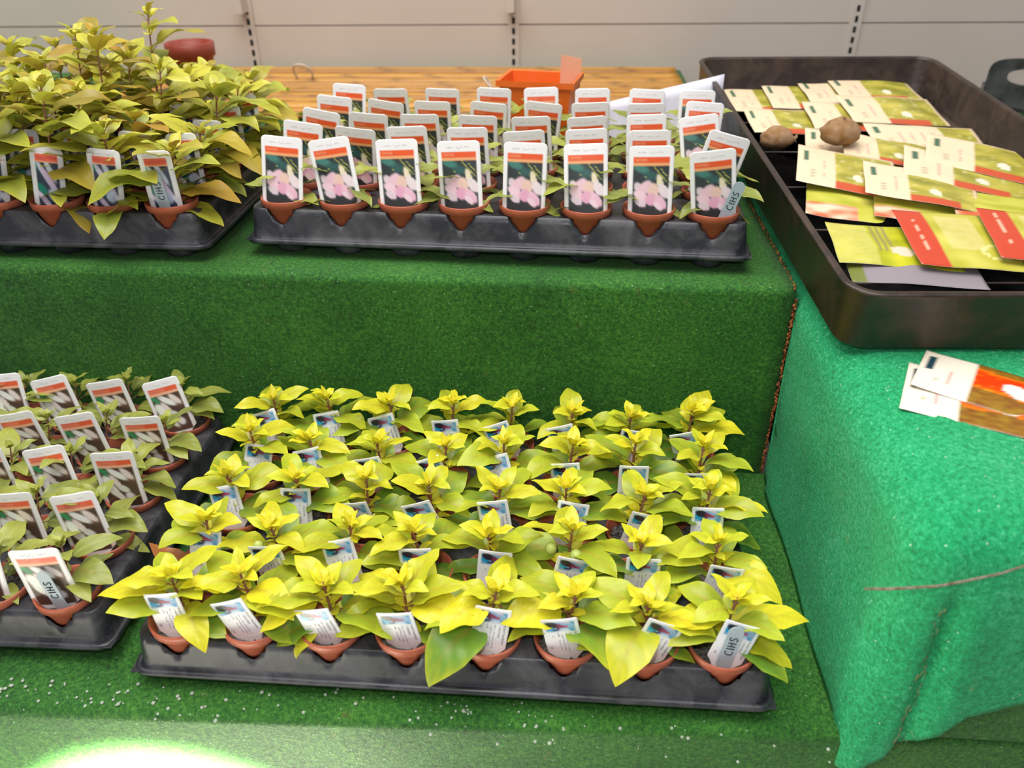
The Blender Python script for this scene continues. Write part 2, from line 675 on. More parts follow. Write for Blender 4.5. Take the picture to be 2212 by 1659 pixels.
LX, LY, LA = -.1165, .0223, .0172
UX, UY_, UA = .0059, .3896, -.0361
dx, dy = rotz2(LA, -7 * .066, 0)
tray('black shuttle tray of yellow-leaved fuchsias on the lower step', (0, 0, .0002), 0, TR_L)
tray('black shuttle tray of olive fuchsias with white-flower cards on the lower step', (LX + dx, LY + dy, .0002), LA, TR_L)
tray('black shuttle tray full of pink-flower cards on the upper step', (UX, UY_, H + .0002), UA, TR_U)
tray('black shuttle tray of tall red-stemmed fuchsias on the upper step', (-.117 - 7 * .066, .368, H + .0002), 0, TR_L)


# ------------------------------------------------------------------ pots and plants
def pot_mesh():
    mb = MB()
    a, b, z0, z1 = POT_B, POT_T, POT_Z0, POT_Z1
    zl = z1 - .0085
    rl = a + (b - a) * (zl - z0) / (z1 - z0)
    mb.lathe([(.001, z0 + .0002), (a - .001, z0), (a, z0 + .001), (rl - .0006, zl), (b + .0008, zl + .0003), (b + .0016, z1 - .0008), (b + .0010, z1), (b - .0004, z1 - .0006), (rl - .0028, zl - .004), (a - .0016, z0 + .003), (.001, z0 + .003)], 40)
    return mb.mesh('pot', M_POT)


def soil_mesh(seed):
    mb = MB()
    r = random.Random(seed)
    prof = []
    for i in range(9):
        rad = .0005 + .0228 * i / 8
        prof.append([((rad) * math.cos(6.28318 * k / 24), rad * math.sin(6.28318 * k / 24), .0505 + r.uniform(-.0012, .0014)) for k in range(24)])
    mb.grid(prof, close_v=True)
    for k in range(10):
        a, rad = r.uniform(0, 6.28), r.uniform(.004, .020)
        mb.ball((rad * math.cos(a), rad * math.sin(a), .0515), r.uniform(.0008, .002), 4)
    return mb.mesh('soil', M_SOIL)


POT = pot_mesh()
SOIL = [soil_mesh(k) for k in range(4)]


def leaf(mb, base, az, el, L, Wd, droop, cy, cg, g, r, tint=None, ns=12, nw=8):
    """one ovate leaf: midrib from base outwards (azimuth az, start elevation el), blade folded, quilted and waved"""
    base = Vector(base)
    horiz = Vector((math.cos(az), math.sin(az), 0))
    lat = Vector((-math.sin(az), math.cos(az), 0))
    roll = r.uniform(-.3, .3)
    ph, wav = r.uniform(0, 6.28), r.uniform(.05, .14)
    fold = r.uniform(.05, .26)
    side = r.uniform(-.5, .5)
    p = base.copy()
    rows, cols = [], []
    for i in range(ns + 1):
        s = i / ns
        e = el - droop * s ** 1.15
        hd = (horiz + lat * (side * .35 * s)).normalized()
        d = hd * math.cos(e) + Vector((0, 0, 1)) * math.sin(e)
        if i:
            p = p + d * (L / ns)
        lt = Vector((-hd.y, hd.x, 0))
        nrm = d.cross(lt).normalized()
        if nrm.z < 0 and abs(e) < 1.5:
            nrm = -nrm
        lt2 = (lt * math.cos(roll) + nrm * math.sin(roll))
        n2 = (nrm * math.cos(roll) - lt * math.sin(roll))
        sh = (max(s, 0.) ** .62) * (max(1 - s, 0) ** 1.02) * 2.88
        w = Wd * .5 * max(sh, .012 if s < .5 else .004)
        rw, rc = [], []
        for j in range(nw + 1):
            t = j / nw * 2 - 1
            at = abs(t)
            q = .075 * w * abs(math.sin(math.pi * 4.2 * (s - .33 * at))) * (1 - .5 * at) * 2
            z = fold * at * w + q + wav * Wd * math.sin(6.28 * 1.4 * s + ph + (1.2 if t > 0 else 0)) * at ** 2 * math.sin(math.pi * s)
            rw.append(p + lt2 * (t * w) + n2 * z)
            gg = g * (1.1 - .5 * s * s - .25 * at ** 3) + .16 * (abs(math.sin(math.pi * 4.2 * (s - .33 * at))) - .5)
            c = mixc(cy, cg, gg)
            if at < .01:
                c = mixc(c, tint or mixc(cy, (1, 1, .6), .3), .45 * (1 - s))
            rc.append(c)
        rows.append(rw)
        cols.append(rc)
    mb.grid(rows, cols)


YEL = dict(y=lin((246, 230, 48)), g=lin((112, 152, 52)), stemr=.0017)
OLV = dict(y=lin((186, 190, 84)), g=lin((108, 122, 62)), stemr=.0012)
TALL = dict(y=lin((226, 216, 74)), g=lin((124, 146, 58)), stemr=.0014)


def plant(kind, name, label, cat, group, loc, seed, rotz=0, custom=(), lean=(0, 0), hs=1.0, buds=()):
    r = random.Random(seed)
    o = empty(name, label, cat, group, loc, rotz)
    link('pot', POT, o)
    so = link('soil', SOIL[seed % 4], o)
    st, fo = MB(), MB()
    z0 = .050
    if kind == 'yellow':
        P, hgt = YEL, r.uniform(.050, .062) * hs
        nodes = [(.24, .046, .35), (.42, .053, .55), (.60, .046, .75), (.78, .036, .9), (.90, .025, 1.05), (1.0, .016, 1.15)]
        ratio, dr = .60, .95
    elif kind == 'olive':
        P, hgt = OLV, r.uniform(.040, .054) * hs
        nodes = [(.20, .036, .25), (.42, .044, .4), (.66, .040, .55), (.85, .028, .8), (1.0, .014, 1.1)]
        ratio, dr = .50, .75
    else:
        P, hgt = TALL, r.uniform(.085, .125) * hs
        nodes = [(.08, .054, .2), (.2, .066, .35), (.33, .072, .45), (.46, .072, .5), (.6, .070, .6), (.73, .062, .7), (.85, .050, .85), (.95, .028, 1.0), (1.0, .018, 1.15)]
        ratio, dr = .52, .9
    lx, ly = lean[0] + r.uniform(-.006, .006), lean[1] + r.uniform(-.004, .006)

    def axis(t):
        return Vector((lx * t ** 1.4, .005 + ly * t ** 1.4, z0 - .006 + (hgt + .006) * t))
    st.tube([axis(i / 8) for i in range(9)], [P['stemr'] * (1.15 - .6 * i / 8) for i in range(9)], 7)
    az0 = r.uniform(0, 6.28)
    for k, (t, L, el) in enumerate(nodes):
        b = axis(t)
        for s in (0, 1):
            az = az0 + k * math.pi / 2 + s * math.pi + r.uniform(-.35, .35)
            LL = L * r.uniform(.85, 1.2)
            da = (az + rotz + math.pi / 2 + math.pi) % (2 * math.pi) - math.pi
            if abs(da) < .95 and r.random() < (.95 if kind == 'yellow' else .75):
                az += (.9 if da > 0 else -.9) - da * .6
            pl = min(.012, LL * .2)
            e0 = el + r.uniform(-.2, .2)
            tip = b + Vector((math.cos(az) * math.cos(e0), math.sin(az) * math.cos(e0), math.sin(e0))) * pl
            st.tube([b, (b + tip) / 2, tip], P['stemr'] * .38, 5)
            g = (1 - t) * r.uniform(.95, 1.5) + .03
            if kind != 'yellow':
                g = r.uniform(.25, .95) * (1.15 - .5 * t)
            tint = lin((196, 130, 62)) if kind == 'yellow' else (lin((150, 66, 50)) if kind == 'tall' else None)
            cy, cg = P['y'], P['g']
            if kind == 'yellow':
                cy = mixc(P['y'], lin((206, 222, 60)), r.random() * .7)
            if kind == 'tall' and r.random() < .28:
                cy = mixc(cy, lin((188, 118, 48)), r.uniform(.3, .9))
            leaf(fo, tip, az, e0 * .8, LL, LL * ratio * r.uniform(.85, 1.1), dr * r.uniform(.6, 1.3), cy, cg, g, r, tint)
        # small shoots in the leaf axils
        if .2 < t < .9 and kind != 'olive' or (kind == 'olive' and r.random() < .4):
            for q in range(2):
                az = az0 + k * math.pi / 2 + q * math.pi + r.uniform(-.7, .7)
                leaf(fo, b + Vector((0, 0, .002)), az, r.uniform(.4, 1.0), L * r.uniform(.3, .5), L * .22, .5, P['y'], P['g'], r.uniform(0, .5), r, None, 8, 4)
    # unfolded rosette
    for q in range(4):
        leaf(fo, axis(1), az0 + q * 1.6 + r.uniform(-.3, .3), r.uniform(.8, 1.35), r.uniform(.010, .018) * (1.2 if kind == 'yellow' else .7), .008, .3, P['y'], P['g'], r.uniform(0, .25), r, None, 8, 4)
    for (t, az, el, L, w, dp, g) in custom:
        b = axis(t)
        az = math.radians(az) - rotz
        el = math.radians(el)
        tip = b + Vector((math.cos(az) * math.cos(el), math.sin(az) * math.cos(el), math.sin(el))) * .010
        st.tube([b, (b + tip) / 2, tip], P['stemr'] * .45, 5)
        leaf(fo, tip, az, el, L, w, dp, P['y'], P['g'], g, r, lin((170, 120, 60)), 16, 10)
    st.obj('stem', M_STEM, o)
    f = fo.obj('foliage', M_LEAF, o, col=True)
    for (x, y, z, rad) in buds:
        mb = MB()
        n = Vector((x, y, z))
        mb.tube([axis(.7), n + Vector((0, 0, rad))], .0006, 5, lin((150, 170, 70)))
        mb.ball(n, rad, 10, lin((206, 220, 120)), 1, 1, 1.15)
        mb.obj('bud', M_LEAF, o, col=True)
    return o


# ------------------------------------------------------------------ printed cards


def ell(u, v, cx, cy, a, b, ang):
    ca, sa = math.cos(ang), math.sin(ang)
    x, y = (u - cx) * ca + (v - cy) * sa, -(u - cx) * sa + (v - cy) * ca
    return (x / a) ** 2 + (y / b) ** 2


def soft(c, col, q, k=3.):
    return mixc(c, col, max(0, min(1, (1.15 - q) * k)))


def paint_pink(u, v):
    """v = 0 at the top edge of the card, 1 at the bottom of the printed area"""
    c = (246, 243, 245)
    if .11 < u < .89:
        if .165 < v < .255:
            c = (238, 92, 42)
            if .185 < v < .235 and .14 < u < .42:
                c = (246, 128, 84)
        elif .255 <= v < .295:
            c = (240, 170, 118)
        elif v >= .295:
            c = (50, 58, 60)
            c = soft(c, (70, 128, 118), ell(u, v, .28, .33, .22, .07, .2), 1.2)
            c = soft(c, (52, 100, 96), ell(u, v, .5, .43, .2, .08, 0), .8)
            for (x, y, a, b, an) in ((.72, .42, .2, .012, .62), (.8, .40, .14, .010, .66), (.66, .38, .2, .008, .72), (.36, .43, .08, .006, .8)):
                c = soft(c, (168, 170, 84), ell(u, v, x, y, a, b, an), 2)
            for (x, y, a, b, an, k) in ((.22, .60, .10, .07, .4, (226, 206, 216)), (.36, .62, .19, .10, -.5, (240, 200, 214)), (.70, .52, .07, .12, -.5, (240, 226, 196)),
                                        (.80, .66, .17, .09, .5, (240, 224, 228)), (.56, .66, .13, .13, .2, (240, 204, 190)), (.30, .74, .20, .075, .35, (246, 212, 224)),
                                        (.28, .83, .14, .06, .3, (232, 214, 222)), (.52, .78, .14, .10, .1, (236, 176, 202)), (.74, .82, .16, .085, .6, (242, 198, 216)), (.68, .88, .12, .05, .5, (246, 222, 230))):
                c = soft(c, k, ell(u, v, x, y, a, b, an), 2.2)
    return c


def paint_white(u, v):
    c = (247, 245, 246)
    if .12 < u < .88:
        if .165 < v < .255:
            c = (236, 100, 66) if .55 < u or v < .18 else (240, 126, 96)
        elif .255 <= v < .295:
            c = (246, 186, 150)
        elif v >= .295:
            c = (84, 66, 56)
            c = soft(c, (60, 150, 96), ell(u, v, .2, .36, .14, .06, .6), 1.5)
            c = soft(c, (112, 84, 64), ell(u, v, .75, .48, .25, .12, .4), 1)
            for (x, y, a, b, an, k) in ((.5, .42, .22, .05, .5, (244, 244, 240)), (.72, .42, .16, .05, .7, (236, 222, 216)), (.24, .56, .14, .08, .6, (246, 248, 240)),
                                        (.42, .56, .16, .05, .9, (240, 226, 222)), (.3, .72, .16, .07, .7, (248, 248, 240)), (.55, .70, .14, .05, .4, (222, 226, 214)),
                                        (.4, .82, .20, .05, .7, (232, 236, 222)), (.66, .86, .10, .06, .3, (230, 226, 232))):
                c = soft(c, k, ell(u, v, x, y, a * 1.15, b * 1.45, an), 1.6)
    return c


def paint_lilac(u, v):
    c = (240, 238, 244)
    if .14 < u < .86:
        if .14 < v < .25:
            c = (240, 104, 76)
            if .185 < v < .205:
                c = (222, 84, 80)
        elif .25 <= v < .28:
            c = (248, 178, 140)
        elif v >= .28:
            c = (52, 62, 84)
            c = soft(c, (40, 156, 132), ell(u, v, .25, .34, .2, .07, .6), 1.4)
            c = soft(c, (24, 128, 112), ell(u, v, .3, .74, .18, .09, .5), 1.6)
            for (x, y, a, b, an, k) in ((.3, .38, .2, .03, .9, (196, 230, 226)), (.58, .40, .26, .06, .9, (206, 214, 232)), (.5, .55, .42, .06, .75, (220, 206, 236)),
                                        (.55, .52, .2, .02, .75, (226, 176, 210)), (.62, .68, .3, .05, .8, (214, 196, 226)), (.62, .83, .16, .09, .2, (196, 208, 232)),
                                        (.35, .93, .3, .05, .6, (224, 208, 236)), (.85, .88, .12, .05, .6, (236, 232, 246))):
                c = soft(c, k, ell(u, v, x, y, a * 1.1, b * 1.35, an), 1.5)
    return c


def paint_pass(u, v):
    c = (244, 244, 248)
    if .10 < u < .90 and .06 < v < .36:
        c = (138, 178, 214)
        c = soft(c, (214, 222, 236), ell(u, v, .62, .33, .3, .05, 0), 1.5)
        c = soft(c, (206, 198, 216), ell(u, v, .72, .11, .22, .03, .15), 1.5)
        c = soft(c, (70, 160, 206), ell(u, v, .84, .12, .07, .03, .3), 1.5)
        c = soft(c, (92, 156, 206), ell(u, v, .80, .31, .09, .05, .4), 1.5)
        c = soft(c, (36, 160, 210), ell(u, v, .20, .25, .14, .06, .25), 2)
        c = soft(c, (52, 66, 108), ell(u, v, .38, .30, .12, .03, -.1), 2)
        c = soft(c, (44, 38, 52), ell(u, v, .30, .16, .20, .085, .15), 2.5)
        # pointed bell
        x = (u - .40) / .36
        if 0 < x < 1 and abs(v - .19 - .03 * x) < .075 * (1 - x) + .004:
            c = mixc((108, 38, 70), (198, 92, 128), x)
    return c


def card_mesh(name, w, hvis, hsink, paint, nu, nv, rc, bend, point=True):
    """flat plastic card: front face printed, rounded top corners, narrowing to a point that goes in the compost; origin where it meets the compost line"""
    mb = MB()
    fr, bk, cf, cb = [], [], [], []
    tot = hvis + hsink
    for i in range(nv + 1):
        a = i / nv * tot
        v = a / hvis
        half = w / 2
        if a < rc:
            half = w / 2 - rc + math.sqrt(max(0, rc * rc - (rc - a) ** 2)) + (.0004 if i == 0 else 0)
        if a > hvis:
            half = w / 2 * (1 - .82 * ((a - hvis) / hsink) ** .7) if point else w / 2
        z = hvis - a
        rf, rb, c1, c2 = [], [], [], []
        for j in range(nu + 1):
            t = j / nu * 2 - 1
            x = t * half
            y = -bend * (1 - (2 * x / w) ** 2)
            rf.append((x, y - .0003, z))
            rb.append((x, y + .0003, z))
            c1.append(lin(paint((x / w) + .5, min(v, 1.2))) if v < 1.05 else lin((236, 234, 236)))
            c2.append(lin((226, 218, 206)))
        fr.append(rf)
        bk.append(rb)
        cf.append(c1)
        cb.append(c2)
    mb.grid(fr, cf)
    b = len(mb.v)
    mb.grid(bk, cb)
    n = nu + 1
    edge = [j for j in range(n)] + [i * n + nu for i in range(1, nv + 1)] + [nv * n + j for j in range(nu - 1, -1, -1)] + [i * n for i in range(nv - 1, 0, -1)]
    for q in range(len(edge)):
        a, c = edge[q], edge[(q + 1) % len(edge)]
        mb.f.append((a, c, c + b, a + b))
    # front faces look towards -y
    return mb.mesh(name, M_CARD, True, True)


def text_mesh(name, s, size, mat, mats=None):
    cu = bpy.data.curves.new('t', 'FONT')
    cu.body = s
    cu.size = size
    cu.align_x = 'LEFT'
    ob = bpy.data.objects.new('t', cu)
    COL.objects.link(ob)
    dg = bpy.context.evaluated_depsgraph_get()
    me = bpy.data.meshes.new_from_object(ob.evaluated_get(dg))
    bpy.data.objects.remove(ob)
    return me


def add_text(mb, s, size, fn):
    me = text_mesh('t', s, size, None)
    mb.add([fn(v.co.x, v.co.y) for v in me.vertices], [tuple(p.vertices) for p in me.polygons])
    bpy.data.meshes.remove(me)


def scribble(mb, x0, x1, z, amp, n, y, rad=.00016, r=None, vert=False):
    """an unreadable line of small print: a run of short strokes"""
    x = x0
    while x < x1:
        w = r.uniform(.6, 1.4) * amp
        if r.random() < .82:
            pts = [(x, r.uniform(-.5, .5) * amp), (x + w * .4, r.uniform(-.6, .6) * amp), (x + w * .8, r.uniform(-.5, .5) * amp)]
            if vert:
                mb.tube([(z + b, y(z + b), a) for a, b in pts], rad, 3)
            else:
                mb.tube([(a, y(a), z + b) for a, b in pts], rad, 3)
        x += w


PW, PH = .046, .070
PINK = card_mesh('card', PW, PH, .020, paint_pink, 26, 60, .005, .0015)
WHITE = card_mesh('card', .043, .062, .020, paint_white, 24, 56, .005, .0015)
LILAC = card_mesh('card', .034, .062, .020, paint_lilac, 22, 56, .006, .0012)
PASS = card_mesh('card', .030, .041, .018, paint_pass, 26, 50, .0012, .0008)


def header_lettering(w, h, seed):
    mb = MB()
    r = random.Random(seed)
    yb = lambda x: -.0015 * (1 - (2 * x / w) ** 2) - .00045
    scribble(mb, -w * .33, w * .2, h * (1 - .095), .0022, 0, yb, .00014, r)
    scribble(mb, -w * .33, -w * .06, h * (1 - .21), .0014, 0, yb, .00012, r)
    return mb.mesh('lettering', M_INKPALE)


LETTER_P = header_lettering(PW, PH, 1)
LETTER_W = header_lettering(.043, .062, 2)
LETTER_L = header_lettering(.034, .062, 3)


def passport_lettering():
    mb = MB()
    w, h = .030, .041
    yb = lambda x: -.0008 * (1 - (2 * x / w) ** 2) - .00042
    top = h * .62

    def line(s, xc, size, start=0.):
        # letters turned a quarter: they read downwards, their heads to the right
        add_text(mb, s, size, lambda a, b: (xc + b, yb(xc + b), top - start - a))
    line('PLANT PASSPORT', .0104, .0026)
    line('1 FUCHSIA', .0066, .0026, .001)
    r = random.Random(9)
    for xc in (.0034, .0004, -.0028):
        scribble(mb, .001, top - .001, xc, .0014, 0, yb, .00013, r, True)
    line('C', -.0084, .0026, .004)
    line('GB', -.0116, .0024, .017)
    return mb.mesh('lettering', M_INK, False)


LETTER_PASS = passport_lettering()


def hand_lettering(w=.0125):
    """C I H S in marker pen, a quarter turn, read from the bottom up"""
    mb = MB()
    s = .0066
    strokes = []
    ox = 0
    C = [[(.75, .15), (.5, 0), (.2, .1), (.05, .45), (.2, .85), (.5, 1.), (.75, .9)]]
    I = [[(.2, 0), (.2, 1)]]
    Hh = [[(.1, 0), (.12, 1)], [(.7, 0), (.68, 1)], [(.1, .5), (.7, .52)]]
    Ss = [[(.05, .1), (.35, 0), (.65, .2), (.5, .45), (.2, .6), (.1, .85), (.4, 1.), (.7, .88)]]
    z = .011
    for g, adv in ((C, .9), (I, .5), (Hh, .95), (Ss, .8)):
        for st in g:
            mb.tube([(.0034 - b * s, -.00065, z + a * s * .9) for a, b in st], .00042, 5)
        z += adv * s
    return mb.mesh('lettering', M_INKBLACK)


def marker_mesh():
    mb = MB()
    w, top, bot, t = .0125, .042, -.016, .0004
    out = []
    for k in range(13):
        a = math.pi * k / 12
        out.append((w / 2 * math.cos(a) * .98, top - .006 + .006 * math.sin(a)))
    out += [(-w / 2, 0), (-.0006, bot), (.0006, bot), (w / 2, 0)]
    n = len(out)
    mb.add([(x, -t, z) for x, z in out] + [(x, t, z) for x, z in out], [tuple(range(n)), tuple(range(2 * n - 1, n - 1, -1))] + [(i, i + n, (i + 1) % n + n, (i + 1) % n) for i in range(n)])
    return mb.mesh('blade', M_MARK, False)


MARK, MARKL = marker_mesh(), hand_lettering()


def card(name, me, letter, label, cat, group, loc, rz, roll, lean, yaw=0):
    o = empty(name, label, cat, group, loc)
    link('lettering', letter, link('card', me, o))
    o.rotation_mode = 'QUATERNION'
    q = Matrix.Rotation(rz, 3, 'Z') @ Matrix.Rotation(-math.radians(lean), 3, 'X') @ Matrix.Rotation(math.radians(roll), 3, 'Y') @ Matrix.Rotation(math.radians(yaw), 3, 'Z')
    o.rotation_quaternion = q.to_quaternion()
    return o


def marker(label, loc, rz, roll, lean, yaw=0):
    o = empty('stick_marker', label, 'plant marker', 'grey hand-lettered markers', loc)
    link('lettering', MARKL, link('blade', MARK, o))
    o.rotation_mode = 'QUATERNION'
    q = Matrix.Rotation(rz, 3, 'Z') @ Matrix.Rotation(-math.radians(lean), 3, 'X') @ Matrix.Rotation(math.radians(roll), 3, 'Y') @ Matrix.Rotation(math.radians(yaw), 3, 'Z')
    o.rotation_quaternion = q.to_quaternion()
    return o


LOW = [[(-8, 4), (-19, 0), (-11, -7), (-7, -6), (8, 9), (-11, -2), (19, 2), (16, 6)], [(0, 25), (-6, -4), (-14, 17), (-4, 4), (5, 6), (10, 0), (2, 6), (8, -2)], [(-14, 20), (-2, 19), (-10, -8), (-20, -1), (-9, 8), (8, 13), (12, -5), (0, 14)], [(6, 27), (-15, 17), (-14, -3), (-22, 5), (-16, 21), (-6, 2), (0, 2), (-4, -8)], [(-20, 19), (-12, 22), (-17, 19), (-6, 5), (-22, 5), (-16, 3), (6, -4), (-16, -3)]]
UPT = [[(4, 11), (-9, 10), (-3, 11), (-3, 10), (1, 9), (-3, 12), (-2, 8), (-8, -1)], [(7, 6), (6, -9), (-3, -3), (-2, -2), (-5, -7), (-4, 2), (-2, 2), (14, 0)], [(10, -1), (4, -9), (-1, -9), (1, -9), (-3, -9), (-5, -6), (-3, 7), (-9, 12)], [(5, 3), (8, -9), (1, -9), (5, -9), (6, -6), (-3, -4), (-2, -3), (3, 10)], [(3, 11), (-1, -9), (1, -6), (2, 0), (-3, 10), (-2, 8), (2, 10), (0, 10)]]
LLT = [[(-3, 0), (6, 2), (14, 1), (16, 10)], [(-9, 7), (-2, 4), (-4, 6), (5, 3)], [(-2, 4), (-10, 10), (-5, 4), (0, 2)], [(-2, 0), (-9, 2), (-9, 1), (-6, 2)], [(-15, 12), (-9, 3), (-13, 9), (-5, 13)]]
JIT = [0, -.002, -.0005, -.0012, .0022, .0018, .001, -.002]

# leaves that can be told apart in the photograph: (row, column) -> (height on stem, azimuth, elevation, length, width, droop, greenness)
CUST = {(0, 0): [(.62, 188, 22, .058, .032, .75, .25), (.45, -48, 18, .052, .027, 1.25, .35)],
        (0, 1): [(.72, -30, 30, .050, .028, .9, .1), (.5, 20, 22, .050, .030, 1.1, .4), (.7, 195, 35, .046, .026, .8, .05)],
        (0, 2): [(.66, -150, 22, .054, .030, 1.2, .1), (.4, 12, 24, .062, .036, 1.0, .5), (.3, -130, 10, .040, .02, 1.5, .4)],
        (0, 3): [(.6, -25, 32, .052, .032, 1.1, .15), (.5, 150, 30, .05, .03, .9, .4)],
        (0, 4): [(.42, -132, 22, .074, .044, 1.5, 1.1), (.5, 25, 18, .056, .034, 1.2, .7), (.75, -140, 30, .048, .034, 1.1, .2)],
        (0, 5): [(.42, -52, 28, .060, .046, 1.2, .9), (.66, -160, 26, .054, .036, 1.0, .25), (.5, 120, 25, .05, .03, .8, .5)],
        (0, 6): [(.55, -115, 30, .062, .042, 1.45, .55), (.7, -15, 25, .040, .024, .8, .1), (.45, 60, 25, .05, .034, 1.0, .5)],
        (0, 7): [(.5, 6, 22, .060, .030, .75, .2), (.3, -18, 12, .052, .026, .95, .45), (.6, -165, 26, .050, .036, 1.3, .3)],
        (1, 7): [(.55, -45, 30, .062, .034, 1.15, .25)],
        (2, 7): [(.6, -10, 35, .05, .026, .9, .15)],
        (4, 7): [(.6, -12, 28, .052, .03, .95, .05), (.75, 60, 40, .04, .026, .6, .3)],
        (3, 7): [(.55, -60, 25, .050, .03, 1.0, .2)]}
BUDS = {(1, 5): [(-.014, -.004, .098, .0052), (.008, -.008, .094, .0056)], (1, 6): [(.016, -.004, .092, .004)], (1, 1): [(-.012, -.012, .092, .0045)]}

for j in range(5):
    for i in range(8):
        x = i * .066 + (JIT[i] if j == 0 else random.Random(i * 7 + j).uniform(-.0006, .0006))
        y = j * .066
        plant('yellow', 'potted_fuchsia', 'yellow-leaved potted fuchsia, %s from left in the %s of the lower tray' % (ORD[i], ROW[j]), 'potted plant', 'yellow-leaved fuchsias', (x, y, .0007),
              1000 + j * 8 + i, 0, CUST.get((j, i), ()), lean=((i - 3.5) * .0008, -.002), hs=.92 if j == 0 else 1.0, buds=BUDS.get((j, i), ()))
        rl, ln = LOW[j][i]
        card('passport_card', PASS, LETTER_PASS, 'white passport card, %s from left in the %s of yellow fuchsias' % (ORD[i], ROW[j]), 'plant label', 'white passport cards', (x, y - .0155, .0585), 0, rl, ln)

rr = random.Random(77)
for j in range(5):
    for i in range(8):
        qx, qy = rotz2(UA, i * .0669, j * .066)
        x, y = UX + qx, UY_ + qy
        plant('olive', 'potted_fuchsia', 'small olive fuchsia pot, %s from left in the %s among pink-flower cards' % (ORD[i], ROW[j]), 'potted plant', 'small fuchsias behind the pink-flower cards', (x, y, H + .0007),
              2000 + j * 8 + i, UA, (), lean=(.004, .004), hs=1.0)
        rl, ln = UPT[j][i]
        qx, qy = rotz2(UA, i * .0669, j * .066 - .0125)
        card('flower_card', PINK, LETTER_P, 'pink-flower picture card, %s from left in the %s on the upper step' % (ORD[i], ROW[j]), 'plant label', 'pink-flower cards', (UX + qx, UY_ + qy, H + .0585), UA, rl, ln)

LORD = ['rightmost', 'second from right', 'third from right', 'fourth from right']
for j in range(5):
    for k in range(4):
        qx, qy = rotz2(LA, -k * .066, j * .066)
        plant('olive', 'potted_fuchsia', 'olive-leaved fuchsia pot, %s in the %s of the tray with white-flower cards' % (LORD[k], ROW[j]), 'potted plant', 'olive fuchsias with white-flower cards', (LX + qx, LY + qy, .0007),
              3000 + j * 4 + k, LA, [(.5, -15 + 20 * (k % 2), 25, .046, .026, .9, .6)] if k == 0 else [(.6, 30, 28, .042, .022, .8, .4)], lean=(.006, .004), hs=1.12)
        rl, ln = LLT[j][k]
        qx, qy = rotz2(LA, -k * .066 - .003, j * .066 - .0125)
        card('flower_card', WHITE, LETTER_W, 'white-flower picture card, %s in the %s of the olive fuchsia tray' % (LORD[k], ROW[j]), 'plant label', 'white-flower cards', (LX + qx, LY + qy, .0585), LA, rl, ln, 6)

TXS = [-.117 - .066 * k for k in range(6)]
TT = [(0, -2), (8, 3), (6, 10), (6, 12), (5, 8), (5, 8)]
LORD6 = LORD + ['fifth from right', 'sixth from right']
for j in range(5):
    for k in range(6):
        if j == 0 and k > 3:
            continue
        x, y = TXS[k], .368 + j * .066
        plant('tall', 'potted_fuchsia', 'tall red-stemmed fuchsia pot, %s in the %s of its upper step tray' % (LORD6[k], ROW[j]), 'potted plant', 'tall red-stemmed fuchsias', (x, y, H + .0007),
              4000 + j * 6 + k, 0, [(.12, -70 + 130 * rr.random(), 25, .044, .02, .9, .5), (.25, 10 + 40 * rr.random(), 20, .046, .022, .9, .5)], lean=(.012, .0), hs=[.62, .85, 1.05, 1.1, 1.0, .95][k] if j < 2 else [.85, 1.05, 1.32, 1.2, 1.1, 1.05][k])
        rl, ln = TT[k]
        r2 = random.Random(j * 11 + k)
        if j:
            rl, ln = rl + r2.uniform(-6, 6), ln + r2.uniform(-4, 8)
        card('flower_card', LILAC, LETTER_L, 'lilac-flower picture card, %s in the %s of tall fuchsias' % (LORD6[k], ROW[j]), 'plant label', 'lilac-flower cards', (x, y - .0125, H + .0585), 0, rl, ln, 10)

# grey markers lettered by hand, one per tray
marker('grey marker lettered CIHS leaning on the front right pink-flower card', (UX + 7 * .0669 - .001 + .010, UY_ - 7 * .0669 * .0361 - .0185, H + .0575), UA, 17, -2)
marker('grey marker lettered CIHS in the front right pot of yellow fuchsias', (7 * .066 - .003, -.0185, .0575), 0, 9, 3)
marker('grey marker lettered CIHS in front of a white-flower card', (LX + .004, LY - .0185, .0575), LA, -8, 0)
marker('grey marker lettered CIHS before a lilac-flower card', (-.117 + .001, .368 - .0185, H + .0575), 0, -4, -2)

# ------------------------------------------------------------------ long black tray of seed packets
TM = Matrix.Identity(4)
for k in range(3):
    TM[k][0], TM[k][1], TM[k][2], TM[k][3] = E1[k], E2[k], EN[k], TO[k]
TM = TM @ Matrix.Translation((0, 0, .0012))
TW, TL, TH_ = .37, .745, .060


def gravel_tray(name, label, mat, w, l, h, r=.03, wall=.012, extra=None):
    mb = MB()

    def rg(ins, z):
        rad = max(.004, r - ins)
        out = []
        for qx, qy, a0 in ((w, l, 0), (0, l, 90), (0, 0, 180), (w, 0, 270)):
            cx = qx - (rad + ins) if qx else rad + ins
            cy = qy - (rad + ins) if qy else rad + ins
            for k in range(9):
                a = math.radians(a0 + 90 * k / 8)
                out.append((cx + rad * math.cos(a), cy + rad * math.sin(a), z))
        return out
    n = 36
    prof = [(.010, 0), (.007, .001), (.0045, .004), (.001, h - .004), (-.001, h - .0015), (0, h), (.004, h + .0006), (.006, h), (.0075, h - .003), (wall, .006), (wall + .003, .0035), (wall + .008, .003)]
    mb.grid([rg(a, z) for a, z in prof], close_v=True)
    L = len(prof) - 1
    mb.f.append(tuple(range(n)))
    mb.f.append(tuple(L * n + k for k in range(n)))
    return mb


